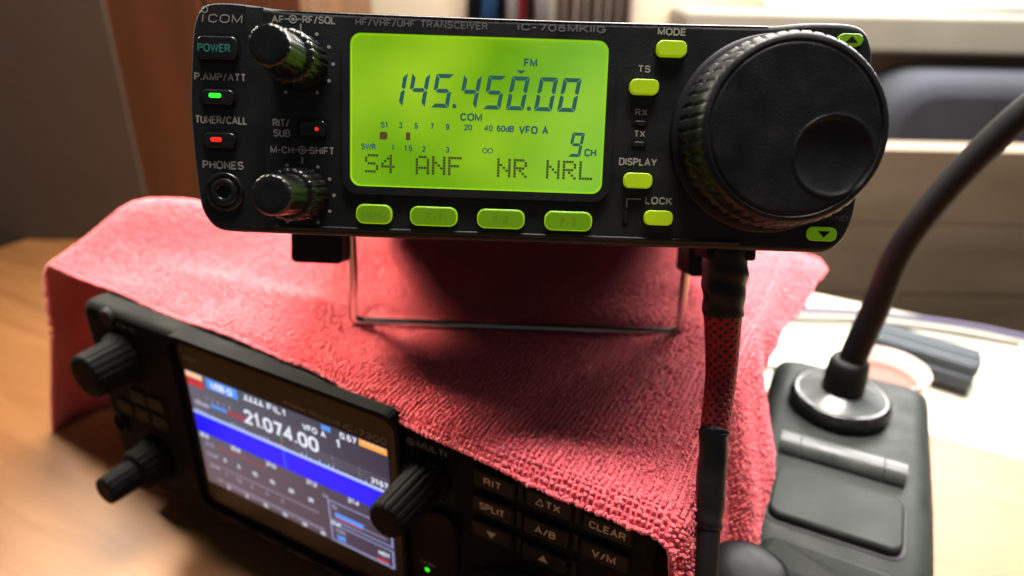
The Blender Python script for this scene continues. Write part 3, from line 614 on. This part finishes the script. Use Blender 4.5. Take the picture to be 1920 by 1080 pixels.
# knobs
def flutes(n, a): return lambda u, kk: 1 - a * max(0, math.cos(2 * math.pi * n * u)) ** 2
for cx, cz, nm, nm2 in ((-56.2, 42.5, 'squelch_ring', 'volume_knob'), (-56.1, 10.4, 'shift_ring', 'channel_knob')):
    mb = MB(); lathe(mb, cx, cz, [(6.9, .1), (6.9, -1.2), (6.5, -1.6), (6.4, -9.2), (5.9, -10.0), (5.2, -10.1)], 160, 0, flutes(20, .06)); o = mb.build(nm, M_KNOB, r7)
    mb = MB(); lathe(mb, cx, cz, [(5.0, -10.0), (5.0, -10.6), (4.8, -11), (4.7, -21.0), (4.4, -21.9), (3.9, -22.1), (2, -22.0)], 160, 0, flutes(14, .028)); mb.build(nm2, M_KNOB, o)
# tuning dial
def notch(n, lo, hi, a):
    def f(u, kk):
        if not lo <= kk <= hi: return 1
        ph = (u * n) % 1
        return 1 - a * (1 if ph < .16 else 0) * 1
    return f
DX, DZ = 60.0, 28.9
mb = MB(); lathe(mb, DX, DZ, [(24.2, .2), (24.2, -.9), (23.8, -1.4), (22, -1.5)], 96); dsk = mb.build('dial_skirt', M_DARK, r7)
mb = MB()
lathe(mb, DX, DZ, [(22.3, -1.4), (22.7, -2.2), (22.6, -8.2), (22.2, -8.8), (21.6, -9.1), (21.6, -9.5)], 384, 0, notch(48, 1, 3, .018), cap=False)
lathe(mb, DX, DZ, [(21.5, -9.4), (21.9, -9.8), (21.6, -15.8), (20.9, -17.3), (20.3, -17.8), (19.5, -17.9)], 384, 0, notch(48, 1, 2, .02), cap=False)
mb.build('grip_ring', M_DIAL, dsk)
# front face with the finger dimple: polar grid pushed in around the dimple centre
mb = MB(); V, F = [], []; nr, na = 60, 160; hx, hz, hr = 69.0 - DX, 23.3 - DZ, 8.5
for i in range(nr + 1):
    r = 19.6 * (i / nr) ** .9 if i else 0.0
    for j in range(na):
        a = 2 * math.pi * j / na; x, z = r * math.cos(a), r * math.sin(a)
        d = math.hypot(x - hx, z - hz); y = -17.9
        if r > 18.6: y += .35 * math.sin((r - 18.6) / 1.0 * math.pi)
        if d < hr: y += 1.2 * (1 - (d / hr) ** 2) ** .7
        elif d < hr + .9: y -= .25 * math.sin((d - hr) / .9 * math.pi)
        V.append((DX + x, y, DZ + z))
for i in range(nr):
    for j in range(na):
        k = (j + 1) % na; F.append((i * na + j, i * na + k, (i + 1) * na + k, (i + 1) * na + j))
mb.add(V, F, 0, True); mb.build('dial_face', M_DIAL, dsk)
# feet and wire bail
for x in (-69, 65.5):
    mb = MB(); loft(mb, [[(px, 57 if k < 99 else 0, pz) for px, pz in rrect(x, -6.4, 17.5, 14.6, 1.8)], [(px, 75, pz) for px, pz in rrect(x, -6.4, 17.5, 14.6, 1.8)]][::-1], 0); mb.build('foot', M_CABLE, r7)
mb = MB(); xl, xr = -59.2, 58.2
tube(mb, [(xl, 64, -2), (xl - .2, 66, -7), (xl - .9, 71, -20), (xl - 2.0, 75.5, -33), (xl - 1.4, 76.6, -36.2), (xl + 1.2, 76.9, -37.2), (xl + 6, 76.9, -37.3), (0, 76.9, -37.3), (xr - 6, 76.9, -37.3), (xr - .8, 76.9, -37.2), (xr + 1.2, 76.6, -36), (xr + 1.7, 75.5, -33), (xr + .9, 71, -20), (xr + .2, 66, -7), (xr, 64, -2)], 1.65, 16, sub=8)
mb.build('wire_bail', M_WIRE, r7)
# underside microphone socket block
mb = MB(); prism(mb, rrect(55, -1.0, 13, 4, .8), 18, 5, .8); mb.build('microphone_socket', M_CASE, r7)

# ------------------------------------------------------------------ pink microfibre cloth
def cloth_pos(a, b):
    """a: along the lower radio's front (unrolled over its right side), b: depth. Returns positions in its frame (mm)."""
    a = np.asarray(a, float); b = np.asarray(b, float)
    z = 106.0 + 0 * a
    z += .7 * np.sin(a * .055 + b * .02) * np.sin(b * .045 + 1) + .5 * np.sin(a * .11 - b * .07)
    # puffed fold on the left
    rx, ry = a + 84, b - 47 - .33 * (a + 84)
    z += 18.5 * np.exp(-(ry / 27) ** 2) * np.exp(-(np.clip(rx, 0, None) / 64) ** 2) * np.exp(-(np.clip(-rx, 0, None) / 40) ** 2)
    z += 3.2 * np.exp(-(((b - 26) - .12 * (a - 20)) / 9) ** 2) * np.exp(-((a - 10) / 70) ** 2)
    # slight folds toward the back right
    z += 2.6 * np.exp(-((b - 92 - .25 * (a - 150)) / 13) ** 2) * np.exp(-((a - 150) / 45) ** 2) + 2.0 * np.exp(-((b - 128) / 10) ** 2) * np.exp(-((a - 165) / 30) ** 2)
    z -= 1.0 * np.clip((b - 100) / 100, 0, 1)
    bl = b - (37.9 + (a - 51.9) * .4746)                     # the wire stand presses a shallow line into the pile
    z -= 1.3 * np.exp(-(bl / 4.5) ** 2) * np.clip((a - 44) / 10, 0, 1) * np.clip((166 - a) / 10, 0, 1)
    x = a.copy(); y = b.copy()
    # front edge: set back on the left, hanging over a little on the right
    set_b = np.interp(a, [-110, -51, 3, 33, 60, 88, 110, 130, 182, 260], [13, 12, 9.5, 8.5, 7, 3, 0, -1.5, -4, -3])
    y = set_b + (b + 6) / 206.0 * (200 - set_b)
    droop = np.clip(1 - (y - set_b) / 6.5, 0, 1)
    z -= droop ** 2 * np.interp(a, [60, 110, 150, 182], [1.0, 3.2, 5.0, 5.0])
    # left side falls away
    l = np.clip(-96 - a, 0, None); z -= np.minimum(l * 1.15, 14 + l) * np.clip(l / 34, 0, 1); y_wave = 5 * np.sin(b * .10 + .8) * np.clip(l / 30, 0, 1); x = np.where(a < -96, -96 - l * .5 - y_wave, x)
    # over the right edge
    e = 181.0; rr = 5.5; s = a - e
    th = np.clip(s / rr, 0, None)
    out_ang = np.interp(b, [-6, 20, 60, 110, 150, 200], [.10, .16, .25, .34, .95, 1.25])   # how far the drape stands off the side
    th_max = np.pi / 2 - out_ang; thc = np.minimum(th, th_max); rest = np.clip(s - rr * th_max, 0, None)
    over = s > 0
    x = np.where(over, e + rr * np.sin(thc) + rest * np.sin(out_ang), x)
    z = np.where(over, z - rr * (1 - np.cos(thc)) - rest * np.cos(out_ang), z)
    hang = np.clip(s / 40, 0, 1)
    wave = 4.2 * np.sin(b * .085 + .6 + s * .02) * hang + 1.6 * np.sin(b * .21 + s * .05) * hang
    x = x + np.where(over, np.clip(wave, -2.5, 9) * np.cos(out_ang), 0)
    # raised corner at the back right
    cr = np.exp(-(((b - 182) / 26) ** 2)) * np.clip((a - 165) / 40, 0, 1.3)
    z = z + 9 * cr
    return np.stack([x, y, z], -1)
def a_limit(b):   # where the cloth ends on the right, unrolled
    return np.interp(b, [-6, 36, 56, 70, 82, 92, 104, 116, 135, 160, 186, 200], [252, 251, 245, 236, 226, 217, 206, 199, 195, 198, 203, 197])
def normals(a, b):
    h = .4; p = cloth_pos(a + h, b) - cloth_pos(a - h, b); q = cloth_pos(a, b + h) - cloth_pos(a, b - h)
    n = np.cross(p, q); return n / np.linalg.norm(n, axis=-1, keepdims=True), p / np.linalg.norm(p, axis=-1, keepdims=True)
A0, B0, B1 = -190.0, -6.0, 200.0
na_, nb_ = 300, 170
uu, vv = np.meshgrid(np.linspace(0, 1, na_), np.linspace(0, 1, nb_), indexing='ij')
bb = B0 + vv * (B1 - B0); aa = A0 + uu * (a_limit(bb) - A0)
nn, _ = normals(aa, bb); base = cloth_pos(aa, bb)
under = base - nn * .9
Vb = np.concatenate([base.reshape(-1, 3), under.reshape(-1, 3)]); N0 = na_ * nb_
idx = np.arange(N0).reshape(na_, nb_)
q = np.stack([idx[:-1, :-1], idx[1:, :-1], idx[1:, 1:], idx[:-1, 1:]], -1).reshape(-1, 4)
rim = np.concatenate([idx[:, 0], idx[-1, 1:], idx[::-1, -1][1:], idx[0, ::-1][1:]])
rq = np.stack([rim[:-1], rim[:-1] + N0, rim[1:] + N0, rim[1:]], -1)
quads = np.concatenate([q, q[:, ::-1] + N0, rq])
# terry loops: flattened tufts set in knitted rows
rows = []
pa, pb = 1.66, 1.24
ai = np.arange(A0 + .5, 254, pa); bi = np.arange(B0 - .3, B1, pb)
ga, gb = np.meshgrid(ai, bi, indexing='ij')
ga = ga + rng.normal(0, .11, ga.shape) + .9 * np.sin(gb * .03 + ga * .012)
gb = gb + rng.normal(0, .16, gb.shape) + .8 * np.sin(ga * .05)
ga, gb = ga.ravel(), gb.ravel()
keep = (ga < a_limit(gb) + .4) & (gb > B0 - .6)
ga, gb = ga[keep], gb[keep]
# a doubled hem of loops along the free edges
he_a = np.arange(A0, 252, .95); he = [(he_a + rng.normal(0, .2, he_a.shape), B0 - .2 + rng.normal(0, .25, he_a.shape))]
he_b = np.arange(B0, B1, .95); he.append((a_limit(he_b) + rng.normal(0, .25, he_b.shape), he_b))
hh = np.concatenate([np.stack(h_, -1) for h_ in he])
ga = np.concatenate([ga, hh[:, 0]]); gb = np.concatenate([gb, hh[:, 1]]); K = len(ga)
nrm, tan = normals(ga, gb); bit = np.cross(nrm, tan); ctr = cloth_pos(ga, gb)
ns, nk = 8, 5; us = []
for i in range(1, nk):
    ph = math.pi * i / nk
    for j in range(ns): us.append((math.sin(ph) * math.cos(2 * math.pi * j / ns), math.sin(ph) * math.sin(2 * math.pi * j / ns), math.cos(ph)))
us = np.array([(0, 0, 1)] + us + [(0, 0, -1)]); nu = len(us)
fs = [(0, 1 + j, 1 + (j + 1) % ns) for j in range(ns)]
fq = [(1 + i * ns + j, 1 + (i + 1) * ns + j, 1 + (i + 1) * ns + (j + 1) % ns, 1 + i * ns + (j + 1) % ns) for i in range(nk - 2) for j in range(ns)]
fe = [(nu - 1, 1 + (nk - 2) * ns + (j + 1) % ns, 1 + (nk - 2) * ns + j) for j in range(ns)]
sz = rng.uniform(.82, 1.2, (K, 1)); rot = rng.normal(1.45, .30, K); tl = rng.normal(0, .22, (K, 2))
ax1 = tan * np.cos(rot)[:, None] + bit * np.sin(rot)[:, None] + nrm * tl[:, :1]; ax2 = np.cross(nrm, ax1); ax3 = nrm + tan * tl[:, 1:] * .8
L = (ctr[:, None, :] + nrm[:, None, :] * (.52 + rng.normal(0, .13, (K, 1, 1))) + us[None, :, 0:1] * (ax1 * sz * .74)[:, None, :] + us[None, :, 1:2] * (ax2 * sz * .60)[:, None, :] + us[None, :, 2:3] * (ax3 * sz * .76)[:, None, :])
L = L + rng.normal(0, .055, L.shape)
# stray fibres: thin bent slivers standing out of the pile
KF = 52000; pick = rng.integers(0, K, KF); fb_ = ctr[pick] + nrm[pick] * .7 + tan[pick] * rng.normal(0, .5, (KF, 1)) + bit[pick] * rng.normal(0, .5, (KF, 1))
dr = nrm[pick] * rng.uniform(.25, 1.0, (KF, 1)) + tan[pick] * rng.normal(0, .7, (KF, 1)) + bit[pick] * rng.normal(0, .7, (KF, 1))
dr = dr / np.linalg.norm(dr, axis=1, keepdims=True) * rng.uniform(.5, 1.25, (KF, 1)); sd = np.cross(dr, rng.normal(0, 1, (KF, 3))); sd = sd / np.linalg.norm(sd, axis=1, keepdims=True) * .035
bend = rng.normal(0, .3, (KF, 3))
FV = np.stack([fb_ - sd, fb_ + sd, fb_ + dr * .55 + bend * .4 - sd * .8, fb_ + dr * .55 + bend * .4 + sd * .8, fb_ + dr * .9 + bend], 1)
off = len(Vb) + (np.arange(K) * nu)[:, None, None]; offF = len(Vb) + K * nu + (np.arange(KF) * 5)[:, None, None]
tris = (np.array(fs + fe)[None] + off).reshape(-1, 3); q2 = (np.array(fq)[None] + off).reshape(-1, 4)
tris = np.concatenate([tris, (np.array([(2, 3, 4)])[None] + offF).reshape(-1, 3)]); q2 = np.concatenate([q2, (np.array([(0, 1, 3, 2)])[None] + offF).reshape(-1, 4)])
Vall = np.concatenate([Vb, L.reshape(-1, 3), FV.reshape(-1, 3)]); Q = np.concatenate([quads, q2])
me = bpy.data.meshes.new('microfibre_cloth')
me.vertices.add(len(Vall)); me.vertices.foreach_set('co', (Vall * S).astype(np.float32).ravel())
me.loops.add(Q.size + tris.size); me.polygons.add(len(Q) + len(tris))
me.loops.foreach_set('vertex_index', np.concatenate([Q.ravel(), tris.ravel()]).astype(np.int32))
st = np.concatenate([np.arange(len(Q)) * 4, Q.size + np.arange(len(tris)) * 3]).astype(np.int32)
me.polygons.foreach_set('loop_start', st)
me.polygons.foreach_set('use_smooth', np.ones(len(st), bool))
me.update(calc_edges=True); me.validate()
M_CLOTH = mat('pink_microfibre', (.84, .155, .19), .9, .15, var=.08, vscale=25, sheen=.75, bump=.5, bscale=5000)
me.materials.append(M_CLOTH)
cl = bpy.data.objects.new('microfibre_cloth', me); C.objects.link(cl); cl.matrix_world = R3.to_4x4(); cl.location = O3 * S
tag(cl, 'pink looped microfibre cloth draped over the lower radio, under the upper one', 'cloth')

# ------------------------------------------------------------------ taped microphone lead with red braid
cb = thing('microphone_lead', 'thick black taped cable with a red braided section hanging from the upper radio', 'cable', (57, 172, 160))
pts = [(57.1, 174, 168), (57.1, 172, 160.8), (57.7, 168, 145.2), (57.9, 162, 129.8), (54.6, 150, 117.6), (53.2, 140, 103.2), (51.6, 129, 87.5), (50.6, 124, 74), (50, 118, 48), (44, 96, 16), (20, 60, 4.2), (-60, 20, 4.2), (-140, -40, 4.2)]
rel = [tuple(Vector(p) - Vector((57, 172, 160))) for p in pts]
wob = lambda i, th: 1 + .035 * math.sin(i * 1.1 + th) + .03 * math.sin(i * .6 + 2 * th)
mb = MB(); tube(mb, [rel[0], rel[1], tuple((Vector(rel[1]) + Vector(rel[2])) / 2), rel[2]], [6.0, 6.0, 5.9, 5.3], 28, sub=8, wob=wob); mb.build('upper_tape', M_TAPE, cb)
def braid_mat():
    m = mat('red_braided_sleeve', (.32, .012, .018), .55, .4); nt = m.node_tree; b = nt.nodes['Principled BSDF']
    uv = nt.nodes.new('ShaderNodeUVMap'); mp = nt.nodes.new('ShaderNodeMapping'); mp.inputs['Rotation'].default_value = (0, 0, math.radians(45)); mp.inputs['Scale'].default_value = (15, 15, 1)
    ck = nt.nodes.new('ShaderNodeTexVoronoi'); ck.inputs['Scale'].default_value = 1.0; ck.inputs['Randomness'].default_value = .16
    nt.links.new(uv.outputs[0], mp.inputs['Vector']); nt.links.new(mp.outputs[0], ck.inputs['Vector'])
    r = nt.nodes.new('ShaderNodeMapRange'); r.inputs['From Min'].default_value = .18; r.inputs['From Max'].default_value = .36; nt.links.new(ck.outputs['Distance'], r.inputs['Value'])
    mx = nt.nodes.new('ShaderNodeMix'); mx.data_type = 'RGBA'; mx.inputs['A'].default_value = (.012, .008, .008, 1); mx.inputs['B'].default_value = (.34, .010, .016, 1)
    nt.links.new(r.outputs[0], mx.inputs['Factor']); nt.links.new(mx.outputs['Result'], b.inputs['Base Color'])
    bp = nt.nodes.new('ShaderNodeBump'); bp.inputs['Strength'].default_value = .6; bp.inputs['Distance'].default_value = .0006; nt.links.new(r.outputs[0], bp.inputs['Height']); nt.links.new(bp.outputs['Normal'], b.inputs['Normal'])
    return m
mb = MB(); n_s, sub_ = 28, 14
tube(mb, [rel[2], rel[3], rel[4]], [5.2, 4.2, 3.7], n_s, sub=sub_, cap=False)
br = mb.build('red_braid', braid_mat(), cb)
uvl = br.data.uv_layers.new(name='UVMap')
for p in br.data.polygons:
    for li, vi in zip(p.loop_indices, p.vertices):
        i, kx = divmod(vi, n_s); u = kx / n_s
        if kx == 0 and any(v % n_s == n_s - 1 for v in p.vertices): u = 1.0
        uvl.data[li].uv = (u, i / 28 * 1.25)
mb = MB(); tube(mb, [tuple(Vector(rel[4]) * 1.0 + (Vector(rel[3]) - Vector(rel[4])) * .06), rel[4], rel[5], tuple((Vector(rel[5]) * .7 + Vector(rel[6]) * .3))], [3.9, 3.9, 3.6, 3.4], 24, sub=8, wob=wob); mb.build('lower_tape', M_TAPE, cb)
mb = MB(); tube(mb, [tuple((Vector(rel[5]) * .75 + Vector(rel[6]) * .25)), rel[6]] + rel[7:], 3.0, 18, sub=6); mb.build('cable', M_CABLE, cb)

# ------------------------------------------------------------------ desk microphone on the right
RM = yaw(-26); dm = thing('desk_microphone', 'grey desk microphone base with a black gooseneck on a round collar', 'microphone', (149, 262, 0), RM)
def mic_top(n):  # height of the top along the depth axis
    return float(np.interp(n, [-110, -102, -90, -40, 32, 36], [20, 34, 42, 49, 52, 50]))
mb = MB(); L = []
for n_ in (-110, -108.5, -105, -100, -90, -70, -45, -20, 0, 20, 30, 34, 36):
    h_ = mic_top(n_); ins = {-110: 14, -108.5: 10, -105: 6, -100: 2.6, -90: .5, 34: 2.4, 36: 5}.get(n_, 0)
    o = rrect(4, h_ / 2 + 1.0, 70 - 2 * ins, h_ - 2 - ins * .6, 9, 5)
    L.append([(x, n_, z) for x, z in o])
loft(mb, L[::-1]); mb.build('base', M_MIC, dm)
for x0, x1 in ((-20, -12.4), (-12, 18.8), (19.2, 27)):
    mb = MB(); tube(mb, [(x0, -38, 48.6), ((x0 + x1) / 2, -38, 48.6), (x1, -38, 48.6)], 6.2, 24, sub=2); mb.build('key_bar', M_MICBAR, dm)
def tilted(o_, n0, n1, lift0, lift1, bev):
    """plate lying on the sloping top: outline (x, n) -> loops from below to above"""
    Ls = []
    for ins, lf in ((0, lift0), (0, lift1 - bev), (bev * .35, lift1 - bev * .3), (bev, lift1)):
        Ls.append([(x, n_, mic_top(n_) + lf) for x, n_ in offset(o_, ins)])
    return Ls
o_ = rrect(4, -66, 46, 26, 5, 6)
mb = MB(); loft(mb, tilted(o_, 0, 0, -2, 3.4, 1.2), smooth=True); mb.build('talk_key', M_MIC, dm)
o_ = rrect(4, -66, 49, 29, 6, 6)
mb = MB(); loft(mb, tilted(o_, 0, 0, -2, .25, .2)); mb.build('key_recess', M_DARK, dm)
o_ = rrect(4, -93, 44, 12, 4, 6)
mb = MB(); loft(mb, tilted(o_, 0, 0, -4, .9, .6), smooth=True); mb.build('front_ledge', M_MIC, dm)
mb = MB(); lathe(mb, 0, 0, [(20, -50), (21.2, -52), (21.4, -55), (20.2, -57.6), (18.4, -58.2), (17.8, -57.6)], 64, cap=False)
mb.v = [(x, -z, -y) for x, y, z in mb.v]; mb.build('collar', M_KNOB, dm)
mb = MB(); lathe(mb, 0, 0, [(18, -57.4), (17, -57.9), (9, -59.6), (8.6, -60)], 64); mb.v = [(x, -z, -y) for x, y, z in mb.v]
mb.build('collar_disc', mat('grey_gloss_disc', (.10, .11, .105), .24, .6, metal=.3), dm)
mb = MB(); lathe(mb, 0, 0, [(8.8, -59), (8.8, -68), (8.2, -74), (7.2, -76), (5, -76.2)], 40); mb.v = [(x, -z, -y) for x, y, z in mb.v]; mb.build('boot', M_CABLE, dm)
rel = [RM.transposed() @ (Vector(p) - Vector((149, 262, 0))) for p in [(149.3, 262, 72), (151, 262, 84), (153.8, 262, 101), (156.6, 262, 125), (163, 260, 146), (173, 257, 168), (187, 252, 191), (208, 244, 212), (235, 230, 226), (262, 205, 224)]]
mb = MB(); tube(mb, rel, [5.6, 5.6, 5.5, 5.3, 5.2, 5.2, 5.2, 5.2, 5.2, 5.2], 20, sub=20, wob=lambda i, th: 1 + .03 * (i % 2)); gn = mb.build('gooseneck', M_CABLE, dm)
e = rel[-1]; mb = MB(); tube(mb, [e, e + Vector((10, -14, -4)), e + Vector((26, -32, -10))], [8, 13, 12], 24); mb.build('microphone_head', M_CABLE, gn)

# glossy black domed pot at the bottom edge
mb = MB(); lathe(mb, 0, 0, [(12.4, 0), (12.9, -1.5), (13, -60), (13.2, -68), (13.0, -71.6), (12.0, -74.2), (9.6, -75.6), (5, -76.2), (1, -76.3)], 72)
mb.v = [(x, -z, -y) for x, y, z in mb.v]; o = mb.build('lidded_pot', M_POT); o.location = Vector((69.5, 145, 0)) * S
tag(o, 'slim black lidded pot with a rounded top beside the hanging cable', 'pot')
# thin leads on the pale board and small things at the right
def lead(name, label, pts_, r, m_):
    mb = MB(); tube(mb, pts_, r, 10, sub=8); o = mb.build(name, m_); tag(o, label, 'cable'); return o
lead('thin_lead', 'thin lilac white cable lying across the cream side table, farther from the camera', [(170, 455, 4), (203, 449, 4.4), (230, 449, 4.2), (258, 446, 4.4), (285, 440, 4.2), (330, 425, 4.2), (380, 395, 4.2)], 2.3, mat('lilac_white_plastic', (.13, .115, .21), .5, .3))
lead('thin_lead', 'thin pale grey cable lying across the cream side table, nearer the microphone', [(160, 436, 4), (198, 432, 4.2), (225, 432, 4), (255, 432, 4.2), (285, 425, 4), (340, 405, 4)], 2.0, mat('pale_grey_plastic', (.12, .105, .09), .5, .3))
lead('short_lead', 'short black cable end on the cream side table beside the hanging cloth', [(150, 372, 4), (168, 368, 4), (178, 363, 4), (184, 355, 4)], 1.6, M_CABLE)
fb = thing('ribbed_brush', 'dark blue grey ribbed brush lying on the cream side table', 'brush', (234, 393, 2.5), yaw(-38))
mb = MB(); prism(mb, rrect(28, 7, 62, 9, 3), 16, -16, 2); mb.build('handle', mat('dark_blue_grey_plastic', (.035, .045, .06), .45, .4), fb)
mb = MB()
for i in range(6):
    prism(mb, rrect(27, -12 + i * 4.6, 66 - 1.5 * abs(i - 2), 3.0, 1), 5, -4 - random.random(), .8)
mb.v = [(x, z, 14 - y) for x, y, z in mb.v]
mb.build('bristles', mat('grey_blue_bristles', (.05, .065, .08), .6, .4), fb)
bw = thing('small_bowl', 'small pale pink bowl with a brown inside near the gooseneck foot', 'bowl', (217, 344, 2.4))
mb = MB(); lathe(mb, 0, 0, [(12, 0), (14, -1), (20, -9), (23.5, -18), (23.8, -20), (22.8, -20), (19, -9), (12, -3), (2, -2.4)], 56); mb.v = [(x, -z, -y) for x, y, z in mb.v]; mb.build('bowl_wall', mat('pale_pink_glaze', (.50, .40, .36), .4, .5), bw)
mb = MB(); lathe(mb, 0, 0, [(19.3, -11), (12, -12), (2, -12.2)], 40); mb.v = [(x, -z, -y) for x, y, z in mb.v]; mb.build('contents', mat('brown_contents', (.18, .07, .05), .6, .3), bw)
